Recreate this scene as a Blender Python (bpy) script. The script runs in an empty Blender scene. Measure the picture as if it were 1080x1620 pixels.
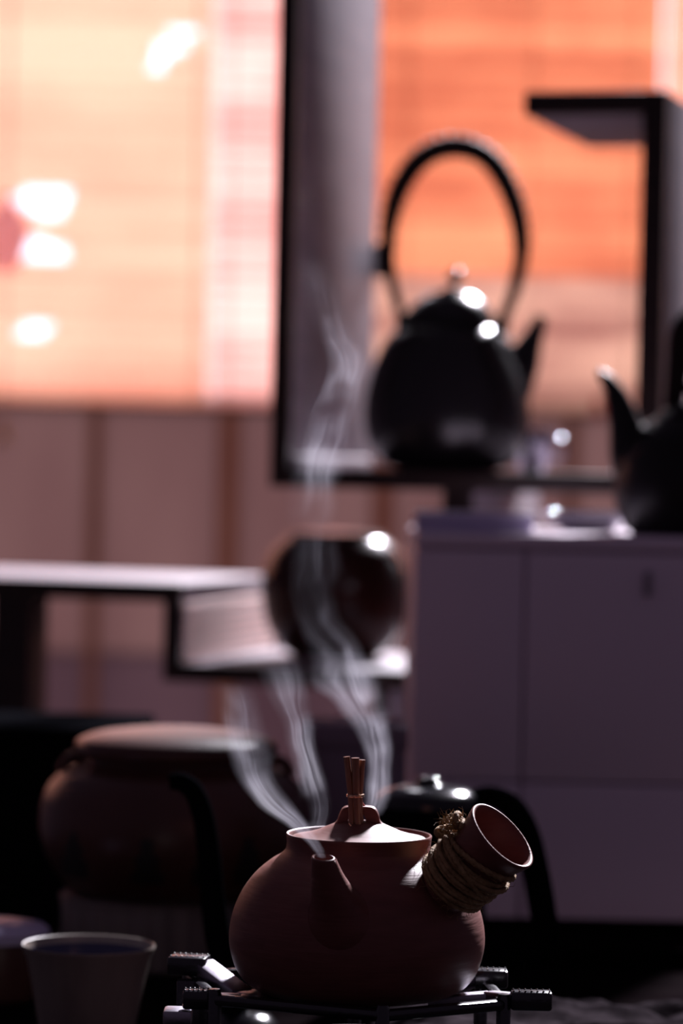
import bpy, bmesh, math, random
from mathutils import Vector, Matrix
random.seed(7)
sc = bpy.context.scene
COL = sc.collection
R = math.radians
# ------------------------------------------------------------------ camera
F = 5000.0                        # focal length in pixels of the 1080 x 1620 frame
PITCH = math.atan(70 / F)
ROLL = R(1.2)
CZ = 1.20
fwd = Vector((0, math.cos(PITCH), -math.sin(PITCH)))
_r0 = Vector((1, 0, 0)); _u0 = Vector((0, math.sin(PITCH), math.cos(PITCH)))
rgt = _r0 * math.cos(ROLL) + _u0 * math.sin(ROLL)
upv = _u0 * math.cos(ROLL) - _r0 * math.sin(ROLL)
cam_d = bpy.data.cameras.new('camera'); cam = bpy.data.objects.new('camera', cam_d); COL.objects.link(cam)
cam.matrix_world = Matrix(((rgt.x, upv.x, -fwd.x, 0), (rgt.y, upv.y, -fwd.y, 0), (rgt.z, upv.z, -fwd.z, CZ), (0, 0, 0, 1)))
cam_d.sensor_fit = 'VERTICAL'; cam_d.sensor_height = 36.0; cam_d.lens = F * 36 / 1620
cam_d.dof.use_dof = True; cam_d.dof.focus_distance = 1.965; cam_d.dof.aperture_fstop = 4.3; cam_d.dof.aperture_blades = 8
cam_d.clip_end = 100
sc.camera = cam
# ------------------------------------------------------------------ world, sun, exposure
w = bpy.data.worlds.new('world'); sc.world = w; w.use_nodes = True
w.node_tree.nodes['Background'].inputs[0].default_value = (0.60, 0.45, 0.70, 1)
w.node_tree.nodes['Background'].inputs[1].default_value = 0.085
SUN_AZ, SUN_EL = R(20), R(33)
sd = bpy.data.lights.new('sun_offscreen', 'SUN'); sun = bpy.data.objects.new('sun_offscreen', sd); COL.objects.link(sun)
sdir = Vector((math.sin(SUN_AZ) * math.cos(SUN_EL), math.cos(SUN_AZ) * math.cos(SUN_EL), math.sin(SUN_EL)))
sun.location = sdir * 8 + Vector((0, 2, 1)); sun.rotation_euler = sdir.to_track_quat('Z', 'Y').to_euler()
sd.energy = 15.0; sd.angle = R(5.0); sd.color = (0.93, 0.90, 1.0)
sc.view_settings.view_transform = 'Standard'; sc.view_settings.look = 'None'
sc.view_settings.exposure = 0.0; sc.view_settings.gamma = 1.0; sc.view_settings.use_curve_mapping = False
sc.cycles.use_denoising = True
sc.cycles.max_bounces = 8; sc.cycles.transparent_max_bounces = 12
sc.cycles.sample_clamp_indirect = 4.0
sc.cycles.volume_step_rate = 0.25

# ------------------------------------------------------------------ helpers
def P(px, py, D):
    """point seen at a pixel of the frame, at distance D along the room (world y)"""
    d = fwd + rgt * ((px - 540) / F) + upv * ((810 - py) / F)
    d *= D / d.y
    return Vector((d.x, d.y, d.z + CZ))

def link(o, parent=None):
    COL.objects.link(o)
    if parent is not None: o.parent = parent
    return o

def tag(o, label=None, cat=None, group=None, kind=None):
    if label: o['label'] = label
    if cat: o['category'] = cat
    if group: o['group'] = group
    if kind: o['kind'] = kind
    return o

def thing(name, loc, label, cat, group=None, kind=None, rz=0):
    e = bpy.data.objects.new(name, None); link(e)
    e.location = loc; e.rotation_euler = (0, 0, rz); e.empty_display_size = 0.05
    return tag(e, label, cat, group, kind)

def obj(name, bm, mat, parent=None, smooth=True, loc=None, angle=40):
    me = bpy.data.meshes.new(name)
    bmesh.ops.recalc_face_normals(bm, faces=bm.faces[:])
    bm.to_mesh(me); bm.free()
    if smooth:
        for p in me.polygons: p.use_smooth = True
        try: me.set_sharp_from_angle(angle=R(angle))
        except Exception: pass
    me.materials.append(mat)
    o = bpy.data.objects.new(name, me); link(o, parent)
    if loc is not None: o.location = loc
    return o

def bx(bm, lo, hi, bev=0.0, seg=2, mat=None):
    """a bevelled box between two corners"""
    r = bmesh.ops.create_cube(bm, size=1.0)
    vs = r['verts']
    for v in vs:
        v.co = Vector([(lo[i] + hi[i]) / 2 + v.co[i] * (hi[i] - lo[i]) for i in range(3)])
    if bev > 0:
        es = list({e for v in vs for e in v.link_edges})
        bmesh.ops.bevel(bm, geom=es, offset=bev, segments=seg, profile=0.5, affect='EDGES')
    return bm

def boxobj(name, lo, hi, mat, parent=None, bev=0.002, seg=2):
    bm = bmesh.new(); bx(bm, lo, hi, bev, seg)
    return obj(name, bm, mat, parent)

def lathe(bm, prof, n=64, cap0=False, cap1=False, M=None, sx=1.0):
    """prof: list of (radius, z) spun round z"""
    rings = []
    for r, z in prof:
        if r < 1e-6:
            rings.append([bm.verts.new((0, 0, z))])
        else:
            rings.append([bm.verts.new((r * sx * math.cos(2 * math.pi * k / n), r * math.sin(2 * math.pi * k / n), z)) for k in range(n)])
    for a, b in zip(rings[:-1], rings[1:]):
        for k in range(n):
            k2 = (k + 1) % n
            if len(a) == 1 and len(b) == 1: continue
            if len(a) == 1: bm.faces.new((a[0], b[k2], b[k]))
            elif len(b) == 1: bm.faces.new((a[k], a[k2], b[0]))
            else: bm.faces.new((a[k], a[k2], b[k2], b[k]))
    if cap0 and len(rings[0]) > 1: bm.faces.new(list(reversed(rings[0])))
    if cap1 and len(rings[-1]) > 1: bm.faces.new(rings[-1])
    if M is not None:
        for ring in rings:
            for v in ring: v.co = M @ v.co
    return bm

def spline(pts, n=8):
    """Catmull-Rom through points (tuples of any length)"""
    out = []
    P_ = [pts[0]] + list(pts) + [pts[-1]]
    for i in range(1, len(P_) - 2):
        p0, p1, p2, p3 = P_[i - 1], P_[i], P_[i + 1], P_[i + 2]
        for k in range(n):
            t = k / n
            out.append(tuple(0.5 * ((2 * b) + (-a + c) * t + (2 * a - 5 * b + 4 * c - d) * t * t + (-a + 3 * b - 3 * c + d) * t ** 3)
                             for a, b, c, d in zip(p0, p1, p2, p3)))
    out.append(tuple(pts[-1]))
    return out

def tube(bm, pts, rads, n=16, cap=True, lobes=0, lobe_amp=0.0, twist=0.0, flat=1.0):
    """swept tube along pts; optional twisted lobes (rope) and flattening"""
    pts = [Vector(p) for p in pts]
    if not hasattr(rads, '__len__'): rads = [rads] * len(pts)
    T = []
    for i in range(len(pts)):
        a = pts[max(i - 1, 0)]; b = pts[min(i + 1, len(pts) - 1)]
        T.append((b - a).normalized())
    ref = Vector((0, 1, 0)) if abs(T[0].y) < 0.9 else Vector((0, 0, 1))
    N = (ref - T[0] * ref.dot(T[0])).normalized()
    rings = []; L = 0
    for i, p in enumerate(pts):
        if i: L += (p - pts[i - 1]).length
        N = (N - T[i] * N.dot(T[i])).normalized(); B = T[i].cross(N)
        ring = []
        for k in range(n):
            a = 2 * math.pi * k / n
            rr = rads[i] * (1 + lobe_amp * math.cos(lobes * (a - twist * L))) if lobes else rads[i]
            ring.append(bm.verts.new(p + N * (rr * math.cos(a)) * flat + B * (rr * math.sin(a))))
        rings.append(ring)
    for a, b in zip(rings[:-1], rings[1:]):
        for k in range(n):
            bm.faces.new((a[k], a[(k + 1) % n], b[(k + 1) % n], b[k]))
    if cap:
        bm.faces.new(list(reversed(rings[0]))); bm.faces.new(rings[-1])
    return bm

def bar(bm, a, b, wd, ht, bev=0.0):
    """a rectangular bar from a to b (width across, height up)"""
    a, b = Vector(a), Vector(b)
    t = (b - a).normalized(); s = t.cross(Vector((0, 0, 1)))
    s = s.normalized() if s.length > 1e-4 else Vector((1, 0, 0))
    u = s.cross(t)
    vs = []
    for p in (a, b):
        for i, j in ((-1, -1), (1, -1), (1, 1), (-1, 1)):
            vs.append(bm.verts.new(p + s * (i * wd / 2) + u * (j * ht / 2)))
    fs = [(0, 1, 2, 3), (7, 6, 5, 4), (0, 4, 5, 1), (1, 5, 6, 2), (2, 6, 7, 3), (3, 7, 4, 0)]
    for f in fs: bm.faces.new([vs[i] for i in f])
    if bev:
        es = list({e for v in vs for e in v.link_edges})
        bmesh.ops.bevel(bm, geom=es, offset=bev, segments=2, profile=0.5, affect='EDGES')
    return bm

# ------------------------------------------------------------------ materials
def mat(name, col, rough=0.5, metal=0.0, spec=0.5, coat=0.0, coat_rough=0.1, var=0.0, col2=None, scale=(8, 8, 8),
        bump=0.0, bscale=60.0, detail=4.0, bvec=None, rnd=0.0, sheen=0.0):
    m = bpy.data.materials.new(name); m.use_nodes = True
    nt = m.node_tree; b = nt.nodes['Principled BSDF']
    b.inputs['Roughness'].default_value = rough; b.inputs['Metallic'].default_value = metal
    b.inputs['Specular IOR Level'].default_value = spec
    b.inputs['Coat Weight'].default_value = coat; b.inputs['Coat Roughness'].default_value = coat_rough
    b.inputs['Base Color'].default_value = (*col, 1)
    tc = nt.nodes.new('ShaderNodeTexCoord')
    if col2 is not None:
        mp = nt.nodes.new('ShaderNodeMapping'); mp.inputs['Scale'].default_value = scale
        nt.links.new(tc.outputs['Object'], mp.inputs['Vector'])
        no = nt.nodes.new('ShaderNodeTexNoise'); no.inputs['Scale'].default_value = 1.0; no.inputs['Detail'].default_value = detail
        nt.links.new(mp.outputs['Vector'], no.inputs['Vector'])
        rp = nt.nodes.new('ShaderNodeValToRGB')
        rp.color_ramp.elements[0].position = 0.32; rp.color_ramp.elements[0].color = (*col, 1)
        rp.color_ramp.elements[1].position = 0.68; rp.color_ramp.elements[1].color = (*col2, 1)
        nt.links.new(no.outputs['Fac'], rp.inputs['Fac']); nt.links.new(rp.outputs['Color'], b.inputs['Base Color'])
    if bump > 0:
        mp2 = nt.nodes.new('ShaderNodeMapping'); mp2.inputs['Scale'].default_value = bvec or (1, 1, 1)
        nt.links.new(tc.outputs['Object'], mp2.inputs['Vector'])
        n2 = nt.nodes.new('ShaderNodeTexNoise'); n2.inputs['Scale'].default_value = bscale; n2.inputs['Detail'].default_value = 5
        nt.links.new(mp2.outputs['Vector'], n2.inputs['Vector'])
        bp = nt.nodes.new('ShaderNodeBump'); bp.inputs['Strength'].default_value = bump; bp.inputs['Distance'].default_value = 0.002
        nt.links.new(n2.outputs['Fac'], bp.inputs['Height']); nt.links.new(bp.outputs['Normal'], b.inputs['Normal'])
    return m

def translucent_mat(name, ca, cb, transl, noise_scale=(3, 3, 6), rand=1.0, diff=0.5):
    """thin bamboo / paper: part of the daylight behind comes through"""
    m = bpy.data.materials.new(name); m.use_nodes = True
    nt = m.node_tree; N = nt.nodes; L = nt.links
    N.remove(N['Principled BSDF'])
    out = N['Material Output']
    oi = N.new('ShaderNodeObjectInfo'); geo = N.new('ShaderNodeNewGeometry')
    mp = N.new('ShaderNodeMapping'); mp.inputs['Scale'].default_value = noise_scale; L.new(geo.outputs['Position'], mp.inputs['Vector'])
    no = N.new('ShaderNodeTexNoise'); no.inputs['Scale'].default_value = 1; no.inputs['Detail'].default_value = 3; L.new(mp.outputs['Vector'], no.inputs['Vector'])
    mul = N.new('ShaderNodeMath'); mul.operation = 'MULTIPLY'; mul.inputs[1].default_value = rand; L.new(oi.outputs['Random'], mul.inputs[0])
    sub = N.new('ShaderNodeMath'); sub.operation = 'MULTIPLY_ADD'; sub.inputs[1].default_value = 2.4; sub.inputs[2].default_value = -0.7 - rand / 2
    L.new(no.outputs['Fac'], sub.inputs[0])
    add = N.new('ShaderNodeMath'); add.operation = 'ADD'; add.use_clamp = True; L.new(mul.outputs[0], add.inputs[0]); L.new(sub.outputs[0], add.inputs[1])
    mix = N.new('ShaderNodeMix'); mix.data_type = 'RGBA'; L.new(add.outputs[0], mix.inputs['Factor'])
    mix.inputs['A'].default_value = (*ca, 1); mix.inputs['B'].default_value = (*cb, 1)
    tr = N.new('ShaderNodeBsdfTranslucent'); L.new(mix.outputs['Result'], tr.inputs['Color'])
    df = N.new('ShaderNodeBsdfDiffuse'); L.new(mix.outputs['Result'], df.inputs['Color'])
    ms = N.new('ShaderNodeMixShader'); ms.inputs[0].default_value = transl
    L.new(df.outputs[0], ms.inputs[1]); L.new(tr.outputs[0], ms.inputs[2]); L.new(ms.outputs[0], out.inputs['Surface'])
    return m

M = {}
M['lacquer'] = mat('dark_lacquered_wood', (0.012, 0.006, 0.006), 0.40, spec=0.3, col2=(0.020, 0.010, 0.008), scale=(5, 5, 60), bump=0.05, bscale=40)
M['wood'] = mat('dark_wood_board', (0.034, 0.016, 0.013), 0.55, spec=0.12, col2=(0.052, 0.024, 0.018), scale=(6, 6, 50), bump=0.06, bscale=40)
M['table'] = mat('black_table_wood', (0.0045, 0.0030, 0.0036), 0.8, spec=0.0, col2=(0.0075, 0.0055, 0.006), scale=(3, 40, 3), bump=0.06, bscale=30)
M['clay'] = mat('red_brown_clay', (0.140, 0.042, 0.033), 0.50, spec=0.36, col2=(0.178, 0.056, 0.044), scale=(40, 40, 160), bump=0.16, bscale=30, bvec=(1, 1, 14))
M['iron'] = mat('black_cast_iron', (0.007, 0.005, 0.006), 0.24, spec=0.45, bump=0.08, bscale=150)
M['rattan'] = mat('dark_wrapped_rattan', (0.016, 0.008, 0.007), 0.6, spec=0.15, bump=0.2, bscale=120)
M['blackclay'] = mat('black_teapot_clay', (0.007, 0.005, 0.006), 0.4, spec=0.25, bump=0.05, bscale=120)
M['grate'] = mat('black_enamel_iron', (0.012, 0.010, 0.014), 0.22, spec=0.7, bump=0.10, bscale=260)
M['grate_bright'] = mat('bright_iron_finger', (0.36, 0.33, 0.38), 0.36, metal=1.0, bump=0.08, bscale=260)  # metal lightened over the black iron, stands in for glints on the arms
M['stick'] = mat('brown_bamboo_stick', (0.17, 0.066, 0.034), 0.30, spec=0.6, col2=(0.25, 0.10, 0.05), scale=(300, 300, 20))
M['wire'] = mat('copper_wire', (0.55, 0.36, 0.25), 0.25, metal=1.0)
M['string'] = mat('red_string', (0.35, 0.05, 0.035), 0.6)
M['twine'] = mat('hemp_twine', (0.22, 0.125, 0.05), 0.8, col2=(0.38, 0.235, 0.105), scale=(200, 200, 200), bump=0.6, bscale=600)
M['white'] = mat('white_enamel', (0.84, 0.71, 0.82), 0.38, spec=0.5)
M['seam'] = mat('grey_handle', (0.30, 0.26, 0.31), 0.6)  # grey of the cabinet door handle
M['lav'] = mat('pale_lavender_card', (0.60, 0.55, 0.78), 0.35)
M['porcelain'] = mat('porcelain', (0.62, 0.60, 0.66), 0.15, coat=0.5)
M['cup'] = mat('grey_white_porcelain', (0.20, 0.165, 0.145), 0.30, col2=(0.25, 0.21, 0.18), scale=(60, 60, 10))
M['cobalt'] = mat('cobalt_blue_glaze', (0.022, 0.022, 0.060), 0.18, coat=0.3)
M['urn'] = mat('dark_red_glaze', (0.016, 0.0045, 0.004), 0.22, spec=0.16, col2=(0.040, 0.009, 0.006), scale=(10, 10, 10))
M['brownpot'] = mat('brown_stoneware', (0.062, 0.022, 0.017), 0.38, spec=0.35, coat=0.1, coat_rough=0.2, col2=(0.088, 0.031, 0.023), scale=(12, 12, 12))
M['motif'] = mat('dark_carved_motif', (0.012, 0.007, 0.007), 0.6)
M['greybase'] = mat('grey_ribbed_ceramic', (0.20, 0.165, 0.155), 0.5, col2=(0.25, 0.205, 0.19), scale=(80, 80, 6))
M['black'] = mat('black_plastic', (0.004, 0.004, 0.005), 0.7, spec=0.0)
M['blackg'] = mat('glossy_black_plastic', (0.006, 0.006, 0.008), 0.15)
M['stone'] = mat('rough_black_stone', (0.005, 0.004, 0.0048), 0.8, spec=0.0, col2=(0.034, 0.027, 0.031), scale=(45, 45, 45), bump=0.7, bscale=50)
M['silver'] = mat('silver_cup', (0.55, 0.53, 0.62), 0.2, metal=0.9)
M['red'] = mat('red_silk', (0.65, 0.04, 0.03), 0.6)
M['yellow'] = mat('yellow_silk', (0.75, 0.35, 0.06), 0.6)
M['cord'] = mat('blind_cord', (0.55, 0.30, 0.16), 0.7)
M['floor'] = mat('dark_floor', (0.045, 0.028, 0.026), 0.45, col2=(0.065, 0.04, 0.035), scale=(2, 14, 2))
M['batten'] = translucent_mat('brown_batten', (0.185, 0.10, 0.08), (0.225, 0.135, 0.11), 0.92, (8, 8, 2), rand=0.3)
M['wallp'] = mat('mauve_plaster', (0.30, 0.21, 0.22), 0.8, col2=(0.36, 0.26, 0.26), scale=(3, 3, 3))
M['veneer'] = mat('mauve_grey_board', (0.20, 0.165, 0.195), 0.5, spec=0.3, col2=(0.25, 0.205, 0.235), scale=(4, 4, 40))
M['sun_stripes'] = mat('painted_sun_stripes', (0.88, 0.56, 0.49), 0.5, col2=(0.94, 0.66, 0.60), scale=(4, 4, 60))  # pale colour stands in for sunlight on the shelf step
M['backp'] = mat('reddish_back_panel', (0.50, 0.31, 0.32), 0.6, col2=(0.56, 0.36, 0.36), scale=(4, 4, 20))
M['palebox'] = mat('mauve_card', (0.26, 0.20, 0.25), 0.8, spec=0.1)
M['pouch'] = translucent_mat('mauve_cloth', (0.90, 0.70, 0.76), (0.95, 0.76, 0.82), 0.97, (9, 9, 9), rand=0)
M['burner'] = mat('dull_black_burner', (0.006, 0.005, 0.006), 0.7, spec=0.05)
M['pane'] = translucent_mat('frosted_pane', (0.84, 0.82, 0.85), (0.84, 0.82, 0.85), 0.96, rand=0)
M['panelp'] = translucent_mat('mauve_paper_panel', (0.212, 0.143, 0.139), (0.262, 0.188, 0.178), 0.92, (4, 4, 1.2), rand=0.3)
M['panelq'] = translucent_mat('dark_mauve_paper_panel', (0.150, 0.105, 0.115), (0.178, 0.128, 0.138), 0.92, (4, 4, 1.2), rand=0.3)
M['bambooA'] = translucent_mat('pale_bamboo', (0.94, 0.60, 0.47), (1.0, 0.72, 0.57), 0.97, (2.5, 2.5, 5), rand=0.8)
M['bambooB'] = translucent_mat('orange_bamboo', (0.68, 0.345, 0.235), (0.89, 0.54, 0.36), 0.97, (3.5, 3.5, 5), rand=0.9)
M['bambooC'] = translucent_mat('pinkish_reed', (0.88, 0.58, 0.51), (1.0, 0.74, 0.65), 0.97, (3, 3, 6), rand=1.0)
M['bambooD'] = translucent_mat('beige_bamboo', (0.56, 0.37, 0.31), (0.80, 0.61, 0.49), 0.95, (4, 4, 9), rand=0.9)  # beige bamboo, lower slats of the orange blind

# ------------------------------------------------------------------ the setting
YB = 6.5; YW = YB + 0.06                                   # the window wall
fl = boxobj('floor', (-3.2, -0.6, -0.05), (3.2, YW + 0.2, 0.0), M['floor'], bev=0); tag(fl, 'dark wooden floor of the tea room', kind='structure')
zs = P(200, 632, YB).z                     # level of the blinds' lower edge / window sill
wall = thing('wall_back', (0, YW, 0), 'mauve panelled lower wall with brown battens under the blinds', None, kind='structure')
edges = [(-2900 + 540, 0)]
batten_px = [-620, -330, -60, 150, 362, 607, 722, 905, 1180, 1420, 1700]
def wx(px): return P(px, 740, YW).x
prev = wx(-2000)
zp = zs + 0.0
zr_ = P(150, 1034, YW).z
first = 0.0
for i, bp_ in enumerate(batten_px + [3000]):
    x0 = prev; x1 = wx(bp_)
    wd = 0.019 if bp_ in (362, 607, 722) else 0.011
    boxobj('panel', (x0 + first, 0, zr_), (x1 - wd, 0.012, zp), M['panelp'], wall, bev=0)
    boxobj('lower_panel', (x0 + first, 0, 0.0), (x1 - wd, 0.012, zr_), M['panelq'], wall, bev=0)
    if bp_ < 3000: boxobj('batten', (x1 - wd - 0.001, -0.004, 0.0), (x1 + wd + 0.001, 0.008, zp), M['batten'], wall, bev=0.002)
    prev = x1; first = wd
win = thing('window_1', (0, YW, zs), 'wide frosted window behind the bamboo blinds', None, kind='structure')
for i, (a, b) in enumerate([(-2000, -700), (-700, 345), (345, 590), (590, 1045), (1045, 1500), (1500, 1900)]):
    boxobj('pane', (wx(a), 0.0, 0), (wx(b) + 0.002, 0.006, 0.93), M['pane'], win, bev=0)
for mx in (-700, 1500, 1900): boxobj('mullion', (wx(mx) - 0.02, -0.012, 0.0), (wx(mx) + 0.02, 0.010, 0.93), M['batten'], win, bev=0.002)
boxobj('sill', (wx(-2000), -0.02, -0.012), (wx(3000), 0.02, 0.004), M['batten'], win, bev=0.002)
boxobj('head_rail', (wx(-2000), -0.02, 0.925), (wx(3000), 0.02, 0.96), M['batten'], win, bev=0.003)
wr = boxobj('wall_right', (wx(1900), YW - 0.015, zs), (wx(3000), YW + 0.015, zs + 0.93), M['wallp'], bev=0); tag(wr, 'mauve plaster wall beside the window', kind='structure')

# ------------------------------------------------------------------ bamboo blinds
def blind(name, pxa, pxb, y, pitch, mats, label, gaps=(), tassels=(), zbot=None, cords=(0.5,), jitter=0.0):
    x0, x1 = P(pxa, 740, y).x, P(pxb, 740, y).x
    z0 = zbot if zbot is not None else zs - 0.004
    root = thing(name, ((x0 + x1) / 2, y, z0), label, 'blind', 'bamboo blinds at the window')
    W = x1 - x0
    zt = zs + 0.92
    n = int((zt - z0) / pitch)
    cache = {}
    def slat_mesh(a, b, m):
        key = (round(a, 4), round(b, 4), m.name)
        if key not in cache:
            bm = bmesh.new(); h = pitch * 0.535; t = 0.0016
            prof = [(-t, -h), (t * 0.6, -h), (t, 0), (t * 0.6, h), (-t, h)]
            r0 = [bm.verts.new((a, p[0], p[1])) for p in prof]; r1 = [bm.verts.new((b, p[0], p[1])) for p in prof]
            for k in range(5): bm.faces.new((r0[k], r0[(k + 1) % 5], r1[(k + 1) % 5], r1[k]))
            bm.faces.new(r0); bm.faces.new(list(reversed(r1)))
            bmesh.ops.recalc_face_normals(bm, faces=bm.faces[:])
            me = bpy.data.meshes.new('slat'); bm.to_mesh(me); bm.free(); me.materials.append(m); cache[key] = me
        return cache[key]
    for i in range(n):
        zc = z0 + 0.012 + pitch * (i + 0.5)
        m = mats(zc)
        spans = [(-W / 2, W / 2)]
        for gx0, gx1, gz0, gz1 in gaps:
            if gz0 < zc < gz1:
                ga, gb = gx0 - (x0 + x1) / 2 + random.uniform(-.018, .018), gx1 - (x0 + x1) / 2 + random.uniform(-.020, .014)
                new = []
                for a, b in spans:
                    if gb <= a or ga >= b: new.append((a, b)); continue
                    if ga > a: new.append((a, ga))
                    if gb < b: new.append((gb, b))
                spans = new
        for a, b in spans:
            o = bpy.data.objects.new('slat', slat_mesh(a, b, m)); link(o, root)
            o.location = (0, random.uniform(-jitter, jitter), zc - z0)
    for c in cords:
        bm = bmesh.new(); tube(bm, [(-W / 2 + W * c, -0.004, 0.0), (-W / 2 + W * c, -0.004, zt - z0)], 0.0022, 6)
        obj('cord', bm, M['cord'], root)
    bm = bmesh.new(); bx(bm, (-W / 2, -0.006, -0.004), (W / 2, 0.006, 0.013), 0.003); obj('bottom_rail', bm, mats(z0), root)
    for px, py, m in tassels:
        p = P(px, py, y - 0.01)
        bm = bmesh.new()
        lathe(bm, [(0.0, 0.020), (0.006, 0.019), (0.009, 0.013), (0.006, 0.008), (0.010, 0.002), (0.013, -0.018), (0.011, -0.02), (0, -0.02)], 16)
        o = obj('tassel', bm, m, root); o.location = (p.x - (x0 + x1) / 2, -0.012, p.z - z0)
        bm = bmesh.new(); tube(bm, [(0, 0, 0.019), (0, 0, max(0.03, z0 - p.z + 0.004))], 0.0014, 6); obj('tassel_cord', bm, M['cord'], o)
    return root

def gpx(x0, y0, x1, y1, y=YB):
    a, b = P(x0, y1, y), P(x1, y0, y)
    return (a.x, b.x, a.z, b.z)
zsplit = P(800, 432, YB).z
blind('bamboo_blind', -2000, 328, YB, 0.0145, lambda z: M['bambooA'],
      'pale peach bamboo blind with bright chinks of sun showing through', cords=(0.2, 0.5, 0.86, 0.99),
      gaps=[gpx(30, 296, 112, 328), gpx(62, 322, 100, 340), gpx(36, 376, 84, 412), gpx(56, 392, 118, 416), gpx(40, 508, 76, 538), gpx(236, 66, 290, 90), gpx(270, 46, 306, 60), gpx(238, 96, 270, 108)],
      tassels=[(4, 684, M['yellow'])])
blind('reed_blind', 330, 578, YB, 0.032, lambda z: M['bambooC'], 'pale pink reed blind of wide slats behind the upright shelf panel', cords=(0.1, 0.9))
blind('bamboo_blind', 580, 1034, YB, 0.0145, lambda z: M['bambooB'] if z > zsplit else M['bambooD'],
      'deep orange bamboo blind, beige along its lower part, behind the iron kettle', tassels=[(948, 645, M['red'])], cords=(0.12, 0.55, 0.9))
blind('bamboo_blind', 1038, 1900, YB, 0.0145, lambda z: M['bambooA'], 'pale bamboo blind hanging next to the deep orange blind, behind the upright of the shelf', cords=(0.05, 0.5, 0.95))

# ------------------------------------------------------------------ display shelf (turned 16 degrees)
SA = R(16)
SO = P(440, 760, 3.65)
sr = Vector((math.cos(SA), -math.sin(SA), 0)); sdp = Vector((math.sin(SA), math.cos(SA), 0))
def S(px, py):
    """where the ray of a pixel meets the shelf's front plane -> (along, z)"""
    d = P(px, py, 1.0) - Vector((0, 0, CZ)); o = Vector((0, 0, CZ))
    t = (SO - o).dot(sdp) / d.dot(sdp)
    q = o + d * t
    return (q - SO).dot(sr), q.z
shelf = thing('display_shelf', (SO.x, SO.y, 0), 'dark lacquered display shelf with stepped open compartments', 'shelf', rz=-SA)
DP = 0.36
def sboard(name, a, b, za, zb, m='veneer', t0=0.0, t1=None):
    """a board: pale or veneered body with a dark lacquered front edge strip"""
    t1 = t1 or DP
    o = boxobj(name, (a, t0 + 0.012, za), (b, t1, zb), M[m], shelf, bev=0.0015)
    boxobj('edge_strip', (a - 0.0005, t0, za - 0.0005), (b + 0.0005, t0 + 0.0125, zb + 0.0005), M['lacquer'], o, bev=0.002)
    return o
sA0, sA1 = S(427, 700)[0], S(456, 700)[0]
zK1, zK0 = S(640, 744)[1], S(640, 774)[1]
sB0, sB1 = S(1009, 500)[0], S(1047, 500)[0]
zT1, zT0 = S(930, 144)[1], S(930, 180)[1]
sC0, sC1 = S(700, 790)[0], S(745, 790)[0]
sD0, sD1 = S(258, 1000)[0], S(284, 1000)[0]
zL1, zL0 = S(150, 919)[1], S(150, 948)[1]
zM1, zM0 = S(430, 1055)[1], S(430, 1084)[1]
sE0, sE1 = S(592, 1100)[0], S(612, 1100)[0]
sG0, sG1 = S(-15, 1100)[0], S(45, 1100)[0]
sboard('upright_panel', sA0, sA1, zK0, CZ + 0.72)
sboard('shelf_board', sA1, sB0, zK0, zK1, 'veneer', 0.0, 0.25)
sboard('upright_panel', sB0, sB1, 0.0, zT1)
sboard('shelf_board', S(829, 160)[0], sB0, zT0, zT1)
sboard('upright_panel', sC0, sC1, 0.0, zK0)
sboard('shelf_board', sG0 - 0.45, sD1, zL0, zL1)
sboard('upright_panel', sD0, sD1, zM0, zL0)
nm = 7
for i in range(nm):           # pale slats added to paint striped sunlight on the step's side face
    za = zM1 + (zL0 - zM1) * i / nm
    boxobj('sun_stripe_slat', (sD1, 0.014, za + 0.0022), (sD1 + 0.004, DP - 0.002, za + (zL0 - zM1) / nm - 0.0022), M['sun_stripes'], shelf, bev=0.0012)
sboard('shelf_board', sD1, sC0, zM0, zM1)
sboard('upright_panel', sE0, sE1, 0.0, zM0)
sboard('post', sG0, sG1, 0.0, zL0, 'lacquer', 0.0, 0.06)
sboard('post', sG0 - 0.45, sG0 - 0.40, 0.0, zL0, 'lacquer', 0.0, 0.06)
boxobj('crosspiece', (sG1, 0.02, 0.0), (sE0, 0.05, 0.06), M['wood'], shelf)
# rail added in place of a strip of light at the panel's foot
boxobj('light_strip_rail', (sA1, 0.02, zK1), (sA1 + 0.006, DP - 0.02, zK1 + 0.014), M['veneer'], shelf, bev=0.002)
boxobj('hinge_block', (sA1, DP - 0.012, S(600, 408)[1]), (sA1 + 0.020, DP + 0.012, S(600, 348)[1]), M['lacquer'], shelf, bev=0.006)
def on_shelf(px, t, z):
    """a point on the shelf: t back from the front edge, seen in column px"""
    s, _ = S(px, 740)
    q = SO + sr * s + sdp * t
    dx = P(px, 740, q.y).x - q.x
    return Vector((q.x + dx, q.y, z))

def prof_px(cx, prof, D, zref):
    out = []
    for r, y in prof:
        out.append((r * D / F, P(cx, y, D).z - zref))
    return out

# ------------------------------------------------------------------ cast iron kettle on the shelf
kp = on_shelf(706, 0.128, zK1)
KD = kp.y; k = KD / F
kettle = thing('iron_kettle', kp, 'black cast iron kettle with tall arched handle on the display shelf', 'kettle')
prof = spline([(72, 740), (102, 728), (122, 702), (132, 662), (130, 620), (119, 575), (101, 536), (80, 516), (60, 508)], 6)
pr = prof_px(706, prof, KD, kp.z); z0 = pr[0][1]; pr = [(r, z - z0) for r, z in pr]
bm = bmesh.new(); lathe(bm, [(0, 0)] + pr + [(0, pr[-1][1])], 72)
obj('body', bm, M['iron'], kettle)
def kz(y): return P(706, y, KD).z - kp.z
def kx(px): return (P(px, 500, KD).x - kp.x)
bm = bmesh.new()
lp = spline([(74, 512), (72, 502), (58, 482), (38, 467), (14, 459), (8, 455)], 5)
lathe(bm, [(0, kz(514))] + [(r * k, kz(y)) for r, y in lp] + [(0, kz(455))], 56)
lid = obj('lid', bm, M['iron'], kettle)
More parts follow.
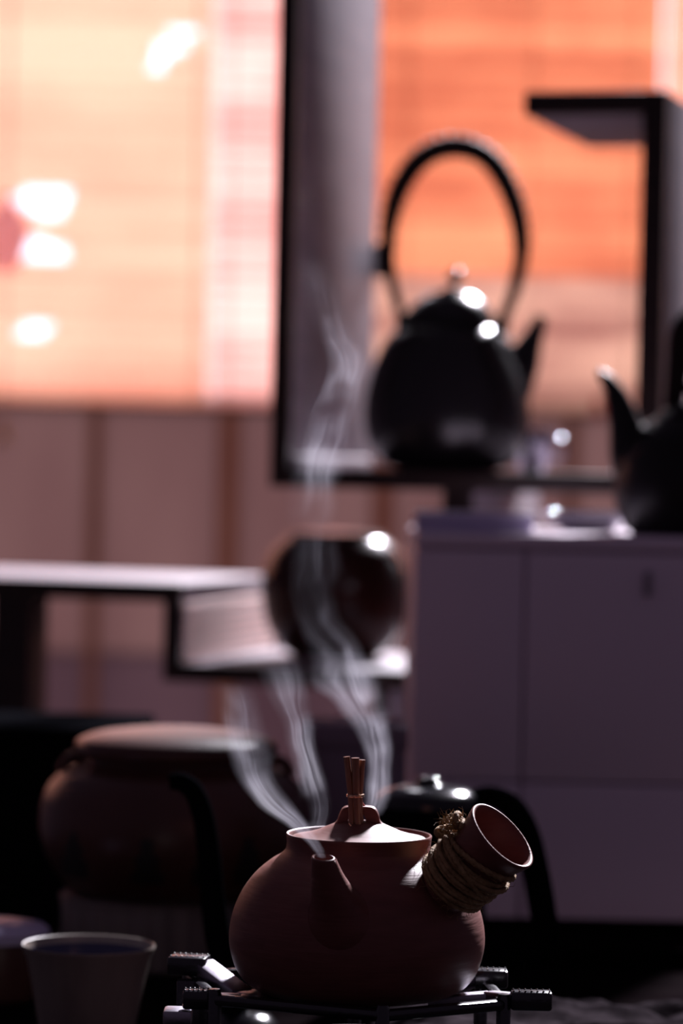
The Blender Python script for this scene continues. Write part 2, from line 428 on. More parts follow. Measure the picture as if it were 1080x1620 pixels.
bm = bmesh.new(); kn = spline([(6, 456), (5, 449), (9, 444), (13, 436), (9, 427), (1, 424)], 5)
lathe(bm, [(r * k, kz(y)) for r, y in kn] + [(0, kz(424))], 28); o = obj('knob', bm, M['iron'], lid); o.location.x = kx(724) * 0.6
# spout
sp = spline([(770, 640, 62), (800, 606, 48), (824, 572, 31), (841, 535, 18), (857, 498, 9)], 7)
bm = bmesh.new(); tube(bm, [(kx(a) , -0.012, kz(b)) for a, b, c in sp], [c * k for a, b, c in sp], 24)
obj('spout', bm, M['iron'], kettle)
# handle
hp = spline([(638, 512, 7), (630, 488, 7), (617, 440, 8), (611, 375, 11), (624, 308, 14), (660, 252, 15), (716, 231, 15), (770, 252, 15), (806, 310, 14), (822, 380, 12), (815, 445, 9), (800, 492, 8), (793, 514, 7)], 8)
bm = bmesh.new(); tube(bm, [(kx(a), 0.0, kz(b)) for a, b, c in hp], [c * k * 1.15 for a, b, c in hp], 14)
hd = obj('handle', bm, M['rattan'], kettle)
for i in range(22, 74, 2):   # rattan wrapping turns
    a, b, c = hp[i]; a2, b2, _ = hp[i + 1]
    t = Vector((kx(a2) - kx(a), 0, kz(b2) - kz(b))).normalized(); u = Vector((0, 1, 0)); v = t.cross(u)
    bm = bmesh.new(); ring = [Vector((kx(a), 0, kz(b))) + (u * math.cos(q) + v * math.sin(q)) * (c * k * 1.15) + t * 0.0025 * math.sin(q) for q in [2 * math.pi * j / 14 for j in range(15)]]
    tube(bm, ring, 0.0028, 6); obj('wrap', bm, M['rattan'], hd)
for a, b in ((638, 510), (793, 512)):
    bm = bmesh.new(); bx(bm, (kx(a) - 0.009, -0.006, kz(b) - 0.016), (kx(a) + 0.009, 0.006, kz(b) + 0.010), 0.004, 3); obj('handle_lug', bm, M['iron'], kettle)

# small silver cup at the kettle's side
cp = on_shelf(842, 0.234, zK1); ck = cp.y / F
cupm = thing('silver_cup', cp, 'small silver cup on the display shelf half behind the iron kettle', 'cup')
bm = bmesh.new()
lathe(bm, [(0, 0), (0.013, 0), (0.014, 0.003), (0.019, 0.012), (0.025, 0.03), (0.027, 0.05), (0.0265, 0.051), (0.0245, 0.05), (0.022, 0.03), (0.015, 0.012), (0, 0.008)], 32)
obj('bowl', bm, M['silver'], cupm)
bm = bmesh.new(); tube(bm, spline([(0.024, 0, 0.042), (0.036, 0, 0.040), (0.036, 0, 0.022), (0.021, 0, 0.018)], 5), 0.0025, 8); obj('ear', bm, M['silver'], cupm)

# ------------------------------------------------------------------ dark red glazed jar on the lower board
up = on_shelf(535, 0.235, zM1); UD = up.y
urn = thing('glazed_jar', up, 'round dark red glazed jar on the lower board of the display shelf', 'jar')
uz = lambda y: P(533, y, UD).z - up.z
uk = UD / F
pj = spline([(62, 1050), (86, 1034), (108, 1000), (118, 955), (117, 920), (104, 886), (84, 866), (74, 860)], 6)
zz = uz(1050)
bm = bmesh.new(); lathe(bm, [(0, 0)] + [(r * uk, uz(y) - zz) for r, y in pj] + [(0, uz(861) - zz)], 64); obj('body', bm, M['urn'], urn)
bm = bmesh.new(); lathe(bm, [(0, uz(864) - zz), (74 * uk, uz(864) - zz), (76 * uk, uz(858) - zz), (70 * uk, uz(852) - zz), (30 * uk, uz(849) - zz), (0, uz(848) - zz)], 56); obj('lid', bm, M['urn'], urn)

# ------------------------------------------------------------------ white cabinet
CD = 3.03
cx0 = P(652, 1100, CD).x; cx1 = P(1215, 1100, CD).x; cz1 = P(860, 846, CD).z
cab = thing('white_cabinet', ((cx0 + cx1) / 2, CD, 0), 'white enamel cabinet with panelled doors under the black teapot', 'cabinet')
hw = (cx1 - cx0) / 2
boxobj('carcass', (-hw, 0.018, 0.0), (hw, 0.36, cz1 - 0.016), M['white'], cab, bev=0.004)
boxobj('top', (-hw, 0.0, cz1 - 0.015), (hw, 0.362, cz1), M['white'], cab, bev=0.005, seg=3)
vx = P(829, 1000, CD).x - (cx0 + cx1) / 2; hz = P(900, 1238, CD).z
for a, b, c, d in ((-hw, vx - 0.001, hz + 0.001, cz1 - 0.0165), (vx + 0.001, hw, hz + 0.001, cz1 - 0.0165), (-hw, vx - 0.001, 0.06, hz - 0.001), (vx + 0.001, hw, 0.06, hz - 0.001)):
    o = boxobj('door', (a, 0.0, c), (b, 0.0185, d), M['white'], cab, bev=0.002)
    if a > -hw and d > hz + 0.1:
        hxp = P(1025, 890, CD).x - (cx0 + cx1) / 2
        boxobj('handle', (hxp - 0.004, -0.008, d - 0.040), (hxp + 0.004, 0.0015, d - 0.016), M['seam'], o, bev=0.003)
# flat card box, saucer and black teapot on the cabinet
fb = thing('flat_box', (P(747, 830, CD + 0.09).x, CD + 0.10, cz1), 'flat pale lavender card box on top of the white cabinet', 'box')
boxobj('tray', (-0.056, -0.065, 0), (0.056, 0.065, 0.008), M['lav'], fb, bev=0.001)
boxobj('lid', (-0.0575, -0.0665, 0.006), (0.0575, 0.0665, 0.019), M['lav'], fb, bev=0.002)
sp_ = P(930, 838, CD + 0.20)
sau = thing('saucer', (sp_.x, CD + 0.20, cz1), 'white porcelain saucer beside the black teapot on the cabinet', 'saucer')
bm = bmesh.new(); lathe(bm, [(0, 0.0), (0.026, 0.0), (0.028, 0.004), (0.040, 0.010), (0.048, 0.019), (0.0475, 0.0205), (0.046, 0.0198), (0.038, 0.012), (0.026, 0.007), (0, 0.006)], 48)
obj('dish', bm, M['porcelain'], sau)
TD = CD + 0.12
tp = P(1092, 836, TD); tp.z = cz1
tk = TD / F
tea = thing('black_teapot', tp, 'black clay teapot with curved spout on the white cabinet', 'teapot')
tz = lambda y: P(1092, y, TD).z - P(1092, 838, TD).z
tx = lambda px: P(px, 700, TD).x - tp.x
pt = spline([(92, 838), (108, 822), (122, 780), (120, 735), (104, 690), (78, 662), (56, 652)], 6)
bm = bmesh.new(); lathe(bm, [(0, 0)] + [(r * tk, tz(y)) for r, y in pt] + [(0, tz(652))], 64); obj('body', bm, M['blackclay'], tea)
bm = bmesh.new(); lathe(bm, [(0, tz(655)), (58 * tk, tz(655)), (58 * tk, tz(649)), (44 * tk, tz(636)), (18 * tk, tz(628)), (0, tz(627))], 48); lo = obj('lid', bm, M['blackclay'], tea)
bm = bmesh.new(); lathe(bm, [(r * tk, tz(y)) for r, y in spline([(7, 630), (7, 620), (14, 610), (12, 598), (0.5, 594)], 5)], 24); obj('knob', bm, M['blackclay'], lo)
st = spline([(1022, 765, 42), (1000, 715, 36), (988, 665, 26), (974, 622, 18), (957, 594, 11), (942, 582, 5)], 7)
bm = bmesh.new(); tube(bm, [(tx(a), 0, tz(b)) for a, b, c in st], [c * tk for a, b, c in st], 24); obj('spout', bm, M['blackclay'], tea)
ht = spline([(1046, 690, 12), (1062, 640, 15), (1070, 570, 19), (1078, 515, 22), (1110, 490, 22), (1142, 515, 22), (1150, 570, 19), (1152, 640, 15), (1160, 690, 12)], 7)
bm = bmesh.new(); tube(bm, [(tx(a), 0, tz(b)) for a, b, c in ht], [c * tk for a, b, c in ht], 14); obj('handle', bm, M['rattan'], tea)

# ------------------------------------------------------------------ tea table
TZ = CZ - 0.43
table = thing('tea_table', (0.1, 1.9, 0), 'black wooden tea table carrying the stove and pots', 'table')
boxobj('tabletop', (-1.0, -1.0, TZ - 0.04), (1.0, 1.05, TZ), M['table'], table, bev=0.004)
boxobj('apron', (-0.92, -0.92, TZ - 0.12), (0.92, 0.97, TZ - 0.04), M['table'], table, bev=0.004)
for sx_ in (-0.9, 0.84):
    for sy_ in (-0.9, 0.9):
        boxobj('leg', (sx_, sy_, 0), (sx_ + 0.06, sy_ + 0.06, TZ - 0.12), M['table'], table, bev=0.004)
# ------------------------------------------------------------------ long dark tray at the back edge of the table
ty = P(760, 1478, 2.9)
tr = thing('wooden_tray', (0.45, 2.84, TZ), 'long black wooden tray along the back edge of the table', 'tray')
boxobj('base', (-0.42, -0.085, 0.0), (0.42, 0.085, 0.008), M['table'], tr, bev=0.002)
for a, b in (((-0.42, -0.09, 0), (0.42, -0.08, 0.016)), ((-0.42, 0.08, 0), (0.42, 0.09, 0.016)), ((-0.425, -0.09, 0), (-0.415, 0.09, 0.016)), ((0.415, -0.09, 0), (0.425, 0.09, 0.016))):
    boxobj('rim', a, b, M['table'], tr, bev=0.002)
# rough black stone slab
def noise3(x, y, z):
    from mathutils import noise
    return noise.noise(Vector((x, y, z)))
bm = bmesh.new()
bmesh.ops.create_grid(bm, x_segments=70, y_segments=60, size=0.5)
top = list(bm.verts)
for v in top:
    x, y = v.co.x, v.co.y
    ed = min(1, (0.5 - max(abs(x), abs(y))) * 14)
    h = 0.036 + 0.010 * noise3(x * 5, y * 6, 1.3) + 0.007 * noise3(x * 14, y * 16, 4.1) + 0.004 * noise3(x * 34, y * 34, 7.7)
    v.co = Vector((x * 0.56 + 0.012 * noise3(x * 3, y * 3, 9), y * 0.34 + 0.01 * noise3(x * 4, y * 4, 5), h * (0.25 + 0.75 * ed ** 0.5) if ed > 0 else 0.0))
bd = [e for e in bm.edges if len(e.link_faces) == 1]
ex = bmesh.ops.extrude_edge_only(bm, edges=bd)
for v in [g for g in ex['geom'] if isinstance(g, bmesh.types.BMVert)]: v.co.z = 0.0
slab = obj('stone_slab', bm, M['stone'], None, loc=(P(1000, 1560, 2.2).x + 0.09, 2.2, TZ), angle=80)
tag(slab, 'rough black stone slab lying on the table to the right of the stove', 'stone')

# ------------------------------------------------------------------ gas stove with iron grate
PD = 2.0
PZ = CZ - 0.333                    # where the clay pot rests
ax = P(562, 1590, PD)
SX, SY = ax.x, ax.y
stove = thing('gas_stove', (SX, SY, TZ), 'black table stove with cast iron grate under the clay pot', 'stove')
gz = PZ - TZ                       # height of the resting plane above the table
boxobj('housing', (-0.16, -0.13, 0.008), (0.16, 0.15, gz - 0.056), M['black'], stove, bev=0.012, seg=3)
for a in (-0.13, 0.11):
    for b in (-0.11, 0.11):
        boxobj('foot', (a, b, 0), (a + 0.02, b + 0.02, 0.0085), M['black'], stove, bev=0.002)
bm = bmesh.new(); lathe(bm, [(0, gz - 0.057), (0.045, gz - 0.057), (0.045, gz - 0.032), (0.036, gz - 0.026), (0.0, gz - 0.024)], 40); obj('burner', bm, M['burner'], stove)
bm = bmesh.new(); lathe(bm, [(0.018, 0), (0.018, 0.014), (0.014, 0.018), (0, 0.018)], 28, cap0=True, M=Matrix.Translation((0.10, -0.129, gz * 0.3)) @ Matrix.Rotation(R(90), 4, 'X')); obj('knob', bm, M['blackg'], stove)
ringp = [(0.016, -0.086), (-0.088, -0.040), (-0.108, 0.048), (0.0, 0.098), (0.082, 0.056), (0.092, -0.036)]
zr = gz + 0.001
for i in range(6):
    a = ringp[i]; b = ringp[(i + 1) % 6]
    bm = bmesh.new(); bar(bm, (a[0], a[1], zr), (b[0], b[1], zr), 0.008, 0.007, 0.0022); obj('grate_bar', bm, M['grate'], stove)
for a in ringp:
    bm = bmesh.new(); lathe(bm, [(0, zr - 0.058), (0.0045, zr - 0.058), (0.0045, zr + 0.003), (0.0035, zr + 0.0065), (0, zr + 0.007)], 12, M=Matrix.Translation((a[0], a[1], 0))); obj('grate_post', bm, M['grate'], stove)
def finger(tip, mid, inn, wd, tipdir):
    """a pot support: raised serrated outer block, then flat steps running in and down under the pot"""
    tip, mid, inn = Vector(tip), Vector(mid), Vector(inn)
    bm = bmesh.new(); bar(bm, tip, tip + Vector(tipdir), wd, 0.012, 0.002); f = obj('grate_finger', bm, M['grate'], stove)
    e = tip + Vector(tipdir)
    nteeth = 7
    for i in range(nteeth):
        for j in (-0.3, 0.3):
            c = tip.lerp(e, (i + 0.5) / nteeth) + Vector((0, 0, 0.006)); t = Vector(tipdir).normalized(); s = t.cross(Vector((0, 0, 1))).normalized(); c += s * wd * j
            bm = bmesh.new(); bmesh.ops.create_icosphere(bm, subdivisions=1, radius=0.0008, matrix=Matrix.Translation(c)); obj('tooth', bm, M['grate'], f)
    bm = bmesh.new(); bar(bm, e - Vector(tipdir).normalized() * 0.004, mid, wd * 0.8, 0.008, 0.0012); obj('grate_arm', bm, M['grate_bright'], stove)
    bm = bmesh.new(); bar(bm, mid, inn, wd * 0.95, 0.007, 0.0012); obj('grate_arm', bm, M['grate_bright'], stove)
h = gz
finger((-0.120, 0.034, h + 0.011), (-0.072, -0.006, h - 0.002), (-0.040, -0.022, h - 0.0035), 0.020, (0.025, -0.004, 0))
finger((0.098, 0.034, h + 0.006), (0.062, 0.018, h - 0.000), (0.040, 0.010, h - 0.0035), 0.014, (-0.026, 0.0, 0))
finger((0.122, -0.036, h + 0.004), (0.084, -0.010, h + 0.001), (0.046, -0.006, h - 0.0035), 0.012, (-0.026, 0.000, 0))
finger((-0.108, -0.034, h + 0.000), (-0.072, -0.030, h - 0.001), (-0.042, -0.026, h - 0.0035), 0.012, (0.020, 0.000, 0))
bm = bmesh.new(); bar(bm, (-0.120, -0.028, h - 0.012), (-0.102, -0.028, h - 0.012), 0.020, 0.010, 0.002); obj('tab', bm, M['grate_bright'], stove)
bm = bmesh.new(); bar(bm, (-0.104, 0.014, h - 0.056), (-0.104, 0.014, h + 0.004), 0.020, 0.012, 0.001); obj('grate_post', bm, M['grate'], stove)

# ------------------------------------------------------------------ the clay pot
pot = thing('clay_teapot', (SX, SY, PZ), 'red-brown clay side-handled teapot steaming on the stove grate', 'teapot')
mm = 0.001
ctrl = [(50, 0), (61, 2), (71, 8), (77.5, 18), (81, 33), (79.6, 48), (74.5, 62), (66, 74.5), (56, 83.5), (49.5, 87.5), (46.3, 91), (45.6, 95)]
op = [(r * mm, z * mm) for r, z in spline(ctrl, 7)]
rim = [(46.0, 99), (46.3, 100.6), (45.8, 101.3), (45.0, 101.2), (44.4, 100.2)]
inn = [(43.6, 96), (43.6, 91), (50, 83), (62, 73), (73, 50), (76, 33), (68, 10), (50, 5)]
bm = bmesh.new()
lathe(bm, [(0, 1.2 * mm), (44 * mm, 1.2 * mm), (46 * mm, 0)] + op + [(r * mm, z * mm) for r, z in rim] + [(r * mm, z * mm) for r, z in inn] + [(0, 4 * mm)], 112)
obj('body', bm, M['clay'], pot, angle=60)
# spout: a short stub towards the viewer
s0 = Vector((-6, -52, 46)) * mm; s1 = Vector((-15, -73, 65)) * mm; s2 = Vector((-22.0, -86, 95.5)) * mm
path = spline([tuple(s0) + (0.030,), tuple(s0.lerp(s1, 0.55)) + (0.0235,), tuple(s1 + Vector((0, 0, 0.004))) + (0.0150,), tuple(s1.lerp(s2, 0.55)) + (0.0105,), tuple(s2) + (0.0074,)], 7)
bm = bmesh.new(); tube(bm, [p[:3] for p in path], [p[3] for p in path], 32, cap=False)
d_ = (s2 - Vector(path[-4][:3])).normalized()
n0 = [v for v in bm.verts][-32:]
rings = [n0]
up_ = Vector((0.06, -0.20, 1)).normalized()
# level the mouth, roll the lip and go inside
c = sum((v.co for v in n0), Vector()) / 32
for v in n0:
    dv = v.co - c; dv -= up_ * dv.dot(up_); v.co = c + dv.normalized() * 0.0074
last = n0
for rr, dz in ((0.0072, 0.0009), (0.0064, 0.0012), (0.0057, 0.0006), (0.0052, -0.004), (0.0060, -0.014)):
    new = [bm.verts.new(c + (v.co - c - up_ * (v.co - c).dot(up_)).normalized() * rr + up_ * dz) for v in n0]
    for k_ in range(32): bm.faces.new((last[k_], last[(k_ + 1) % 32], new[(k_ + 1) % 32], new[k_]))
    last = new
bm.faces.new(last)
obj('spout', bm, M['clay'], pot, angle=60)
# side handle: hollow cone
ha = Vector((0.64, -0.35, 0.68)).normalized()
hc = P(795, 1322, 1.942) - Vector((SX, SY, PZ))         # centre of its mouth
hb = hc - ha * 0.060
q = ha.to_track_quat('Z', 'Y').to_matrix().to_4x4()
MH = Matrix.Translation(hb) @ q
bm = bmesh.new()
lathe(bm, [(r * mm, z * mm) for r, z in [(15, -6), (16.2, 4), (17.2, 14), (18.4, 26), (20, 38), (22.2, 48), (24.0, 54), (25.0, 57.5), (25.4, 59.2), (25.0, 60.2), (24.0, 60.4), (22.8, 59.6), (21.5, 56), (19.0, 46), (16.5, 34), (14.5, 18), (13, 8), (0, 6)]], 64, M=MH)
obj('handle', bm, M['clay'], pot, angle=60)
# hemp twine wound on the handle
def hpt(ang, z, r): return MH @ Vector((r * math.cos(ang), r * math.sin(ang), z))
def hr(z):
    tb = [(0, 15.8), (14, 17.2), (26, 18.4), (38, 20), (48, 22.2), (57, 24.8)]
    for (a, ra), (b, rb) in zip(tb[:-1], tb[1:]):
        if z <= b: return (ra + (rb - ra) * (z - a) / (b - a)) * mm
    return 0.0248
def twine(fn, n, r=0.0016, name='twine'):
    bm = bmesh.new(); tube(bm, [fn(i / n) for i in range(n + 1)], r, 12, lobes=3, lobe_amp=0.16, twist=420)
    return obj(name, bm, M['twine'], pot, angle=80)
rj = random.Random(3)
ph = [rj.uniform(0, 6) for _ in range(12)]
turns = 12
def w1(t):
    a = t * turns * 2 * math.pi; z = 8 + t * 29 + 1.1 * math.sin(a * 0.37 + ph[0]) + 1.6 * math.sin(a + ph[1])
    return hpt(a, z * mm, hr(z) + 0.0016 + 0.0007 * math.sin(a * 2.3))
twine(w1, 640)
def w2(t):
    a = 0.8 + t * 8 * 2 * math.pi; z = 36 - t * 24 + 3.5 * math.sin(a + ph[2]) + 1.0 * math.sin(a * 0.61)
    return hpt(a, z * mm, hr(z) + 0.0044 + 0.0009 * math.sin(a * 1.7))
twine(w2, 480)
# find the angle of the handle that faces the viewer / the upper left
def ang_of(d):
    l = q.to_3x3().inverted() @ Vector(d); return math.atan2(l.y, l.x)
av, au = ang_of((0, -1, 0.1)), ang_of((-0.7, 0, 0.7))
def w3(t):      # slanting strand that crosses just under the mouth
    a = au - 0.6 + t * 2 * math.pi * 1.12; z = 40 + 6.5 * math.sin(a - av + 0.6)
    return hpt(a, z * mm, hr(z) + 0.0016)
twine(w3, 120, 0.0018)
def w4(t):
    a = au + t * 2 * math.pi * 1.05; z = 28 + 8 * math.sin(a - av + 2.2)
    return hpt(a, z * mm, hr(z) + 0.0050)
twine(w4, 120, 0.0016)
# knot at the upper left with frayed fibres
kc = hpt(au, 0.040, hr(40) + 0.004)
kpnts = []
for i in range(90):
    t = i / 89 * 4.5 * math.pi
    kpnts.append(kc + q.to_3x3() @ Vector((0.0052 * math.sin(t * 1.5 + 0.4), 0.0048 * math.cos(t), 0.0085 * math.sin(t * 0.66))))
bm = bmesh.new(); tube(bm, kpnts, 0.0019, 12, lobes=3, lobe_amp=0.16, twist=420); obj('knot', bm, M['twine'], pot, angle=80)
bm = bmesh.new()
for i in range(520):
    if i < 240:
        base = kc + Vector((rj.uniform(-7, 7), rj.uniform(-7, 4), rj.uniform(-9, 9))) * mm
    else:
        a = rj.uniform(0, 6.28); z = rj.uniform(6, 44); base = hpt(a, z * mm, hr(z) + 0.005)
    d = Vector((rj.uniform(-1, 0.6), rj.uniform(-1, 0.5), rj.uniform(-0.6, 1))).normalized() * rj.uniform(3, 8) * mm
    c1 = d.cross(Vector((rj.uniform(-1, 1), rj.uniform(-1, 1), rj.uniform(-1, 1)))).normalized() * 0.0015
    tube(bm, [base, base + d * 0.5 + c1, base + d], [0.00016, 0.00014, 0.00008], 4, cap=False)
tag(obj('twine_fibre', bm, M['twine'], pot), kind='stuff')
# lid with bridge knob
lb = [(0, 103), (41.5, 103), (43.0, 104.0), (43.2, 105.4), (41.8, 106.3), (36, 107.4), (28, 109.6), (21, 112.6), (15, 115.2), (8, 116.4), (0, 116.6)]
bm = bmesh.new(); lathe(bm, [(r * mm, (z - 7) * mm) for r, z in lb], 96); lid = obj('lid', bm, M['clay'], pot, angle=50)
# bridge: an arched slab with a hole
outer = spline([(-19, 112.4), (-14.5, 116), (-12.6, 121), (-10.5, 124.6), (-6, 126), (6, 126), (10, 124.8), (12.2, 121), (13.6, 116.5), (18.5, 112.6)], 5)
outer = [(x, z - 7) for x, z in outer]
hole = [(-1.5 + 5.6 * math.cos(t), 110.6 + 4.6 * math.sin(t)) for t in [math.pi * (1.5 - 2 * i / 36) for i in range(36)]]
bm = bmesh.new()
def slab_ring(y, k_):
    cx_ = 0; cz_ = 117
    o_ = [bm.verts.new(((cx_ + (x - cx_) * k_) * mm, y * mm, z * mm if z < 106 else (105 + (z - 105) * (0.94 + 0.06 * k_)) * mm)) for x, z in outer]
    return o_
ys = [(-5.2, 0.93), (-4.4, 0.985), (-3, 1.0), (3, 1.0), (4.4, 0.985), (5.2, 0.93)]
rs = [slab_ring(y, k_) for y, k_ in ys]
for a, b in zip(rs[:-1], rs[1:]):
    for i in range(len(outer) - 1): bm.faces.new((a[i], a[i + 1], b[i + 1], b[i]))
    bm.faces.new((a[-1], a[0], b[0], b[-1]))
hs = [[bm.verts.new((x * mm, y * mm, z * mm)) for x, z in hole] for y in (-5.2, 5.2)]
for i in range(36): bm.faces.new((hs[0][i], hs[1][i], hs[1][(i + 1) % 36], hs[0][(i + 1) % 36]))
for R_, H_ in ((rs[0], hs[0]), (rs[-1], hs[1])):
    es = []
    loop = R_ + [R_[0]]
    for a, b in zip(loop[:-1], loop[1:]):
        e = bm.edges.get((a, b)) or bm.edges.new((a, b)); es.append(e)
    for i in range(36): es.append(bm.edges.get((H_[i], H_[(i + 1) % 36])))
    bmesh.ops.triangle_fill(bm, use_beauty=True, use_dissolve=False, edges=es)
obj('bridge_knob', bm, M['clay'], lid, angle=45)
# three bamboo sticks bound with wire, looped through the bridge
def lp_(px, py, y): 
    D_ = PD + y
    p = P(px, py, D_); return (p.x - SX, y, p.z - PZ)
sticks = [([(556, 1307), (555, 1262), (548, 1197)], -0.010, 4.6), ([(566, 1308), (563, 1262), (562, 1199)], -0.0105, 5.6), ([(571, 1304), (569, 1262), (573, 1202)], -0.0065, 4.2), ([(560, 1300), (560, 1262), (567, 1203)], -0.003, 4.2)]
for pts, y, r in sticks:
    p3 = [lp_(a, b, y) for a, b in pts]
    ps = spline(p3, 6)
    bm = bmesh.new(); tube(bm, ps, [r * 0.00045 * (0.98 + 0.05 * math.sin(i * 1.7)) for i in range(len(ps))], 16); st_ = obj('stick', bm, M['stick'], lid)
c0 = Vector(lp_(562, 1259, -0.0075))
bm = bmesh.new()
wr_ = [c0 + Vector((0.0052 * math.cos(t), 0.0058 * math.sin(t), 0.0016 * t / 12.6 - 0.0008)) for t in [i / 60 * 4 * math.pi for i in range(61)]]
tube(bm, wr_, 0.00055, 8); obj('binding_wire', bm, M['wire'], lid)
bm = bmesh.new(); tube(bm, spline([lp_(552, 1302, -0.0135), lp_(558, 1309, -0.0145), lp_(566, 1310, -0.0145), lp_(574, 1309, -0.0135)], 6), 0.0007, 8); obj('binding_wire', bm, M['wire'], lid)
bm = bmesh.new(); tube(bm, spline([lp_(569, 1265, -0.006), lp_(574, 1272, -0.002), lp_(581, 1283, 0.004)], 5), 0.0006, 8); obj('string', bm, M['string'], lid)

# ------------------------------------------------------------------ brown lidded pot on a grey ribbed warmer
BD = 2.72; bk = BD / F
bp0 = P(285, 1520, BD)
warm = thing('ribbed_warmer', (P(240, 1480, BD).x, BD, TZ), 'grey ribbed ceramic warmer base under the brown stoneware pot', 'warmer')
wz = P(240, 1412, BD).z - TZ
bm = bmesh.new(); lathe(bm, [(0, 0), (0.070, 0), (0.074, 0.004), (0.077, wz * 0.5), (0.0775, wz - 0.006), (0.075, wz), (0, wz)], 96)
for v in bm.verts:
    r_ = math.hypot(v.co.x, v.co.y)
    if r_ > 0.07 and 0.003 < v.co.z < wz - 0.004:
        a = math.atan2(v.co.y, v.co.x); f_ = 1 + 0.02 * (1 if int((a + math.pi) / (2 * math.pi) * 48) % 2 else -1); v.co.x *= f_; v.co.y *= f_
obj('body', bm, M['greybase'], warm, angle=30)
bm = bmesh.new(); lathe(bm, [(0.070, wz - 0.004), (0.080, wz - 0.004), (0.080, wz - 0.001), (0.070, wz - 0.001)], 64); obj('rim_band', bm, M['greybase'], warm)
bpot = thing('stoneware_pot', (P(275, 1400, BD).x, BD, TZ + wz), 'large brown stoneware pot with a broad lid on the ribbed warmer', 'pot')
bz = lambda y: P(275, y, BD).z - TZ - wz
pb = spline([(150, 1412), (176, 1395), (205, 1345), (214, 1300), (208, 1255), (186, 1226), (158, 1212), (146, 1204), (144, 1194)], 6)
zb0 = bz(1412)
bm = bmesh.new(); lathe(bm, [(0, 0)] + [(r * bk, bz(y) - zb0) for r, y in pb] + [(0, bz(1194) - zb0)], 80); obj('body', bm, M['brownpot'], bpot)
bm = bmesh.new(); ll = spline([(150, 1198), (158, 1190), (160, 1178), (152, 1168), (120, 1158), (60, 1151), (4, 1149)], 5)
lathe(bm, [(0, bz(1199) - zb0)] + [(r * bk, bz(y) - zb0) for r, y in ll] + [(0, bz(1149) - zb0)], 72); bl = obj('lid', bm, M['brownpot'], bpot)
for sgn in (-1, 1):       # lugs on the shoulder
    bm = bmesh.new(); tube(bm, spline([(sgn * 148 * bk, 0.0, bz(1204) - zb0), (sgn * 158 * bk, 0.0, bz(1199) - zb0), (sgn * 172 * bk, 0.0, bz(1204) - zb0), (sgn * 182 * bk, 0.0, bz(1222) - zb0)], 5), 0.0052, 10); obj('lug', bm, M['brownpot'], bpot)
for px in (128, 245, 335, 398):   # dark carved motifs, following the belly
    xx = P(px, 1350, BD).x - bpot.location.x
    bm = bmesh.new(); rows = []
    for j in range(9):
        y_ = 1302 + j * 9; z_ = bz(y_) - zb0
        rr = [r * bk for r, yy in sorted(pb, key=lambda t: abs(t[1] - y_))][0]
        half = (5 + 20 * (j / 8) ** 0.8 + 4 * math.sin(j * 2.1 + px)) * bk
        row = []
        for i in range(7):
            x_ = xx + half * (i - 3) / 3
            row.append(bm.verts.new((x_, -math.sqrt(max(rr * rr - x_ * x_, 1e-6)) - 0.0012 * (1 - abs(i - 3) / 3.2), z_)))
        rows.append(row)
    for a, b in zip(rows[:-1], rows[1:]):
        for i in range(6): bm.faces.new((a[i], a[i + 1], b[i + 1], b[i]))
    obj('carved_motif', bm, M['motif'], bpot)
# ------------------------------------------------------------------ gooseneck water tap
GD = 2.40
gb = P(372, 1600, GD)
tap = thing('gooseneck_tap', (gb.x, GD, TZ), 'thin black gooseneck water spout curving beside the clay teapot', 'tap')
gp = spline([(377, 1640, 0.009), (366, 1560, 0.0085), (346, 1490, 0.0078), (336, 1420, 0.0072), (330, 1350, 0.0068), (321, 1290, 0.0064), (306, 1252, 0.006), (286, 1237, 0.0055), (268, 1238, 0.0045)], 8)
gg = [P(a, b, GD) - tap.location for a, b, r in gp]
gg = [Vector((v.x, 0, v.z)) for v in gg]; gg = [Vector((gg[0].x, 0, 0.006))] + gg
bm = bmesh.new(); tube(bm, gg, [0.012] + [r * 1.3 for a, b, r in gp], 16); obj('neck', bm, M['black'], tap)
bm = bmesh.new(); lathe(bm, [(0, 0), (0.03, 0), (0.03, 0.006), (0.024, 0.012), (0.011, 0.016), (0, 0.016)], 40, M=Matrix.Translation((gg[0].x, 0, 0))); obj('base', bm, M['blackg'], tap)

# ------------------------------------------------------------------ porcelain cup
QD = 2.28; qk = QD / F
qp = P(140, 1500, QD)
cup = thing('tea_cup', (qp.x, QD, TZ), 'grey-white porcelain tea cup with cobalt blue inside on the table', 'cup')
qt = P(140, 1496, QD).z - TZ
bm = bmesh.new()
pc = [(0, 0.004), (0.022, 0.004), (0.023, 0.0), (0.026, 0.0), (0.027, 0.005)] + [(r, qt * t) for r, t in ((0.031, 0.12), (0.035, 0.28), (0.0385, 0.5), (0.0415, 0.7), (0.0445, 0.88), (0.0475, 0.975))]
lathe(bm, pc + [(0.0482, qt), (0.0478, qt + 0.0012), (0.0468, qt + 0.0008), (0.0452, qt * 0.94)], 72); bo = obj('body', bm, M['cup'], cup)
bm = bmesh.new(); lathe(bm, [(0.0454, qt * 0.945), (0.0435, qt * 0.88), (0.0395, qt * 0.66), (0.034, qt * 0.3), (0.026, qt * 0.12), (0, qt * 0.1)], 72); obj('inner_glaze', bm, M['cobalt'], cup)
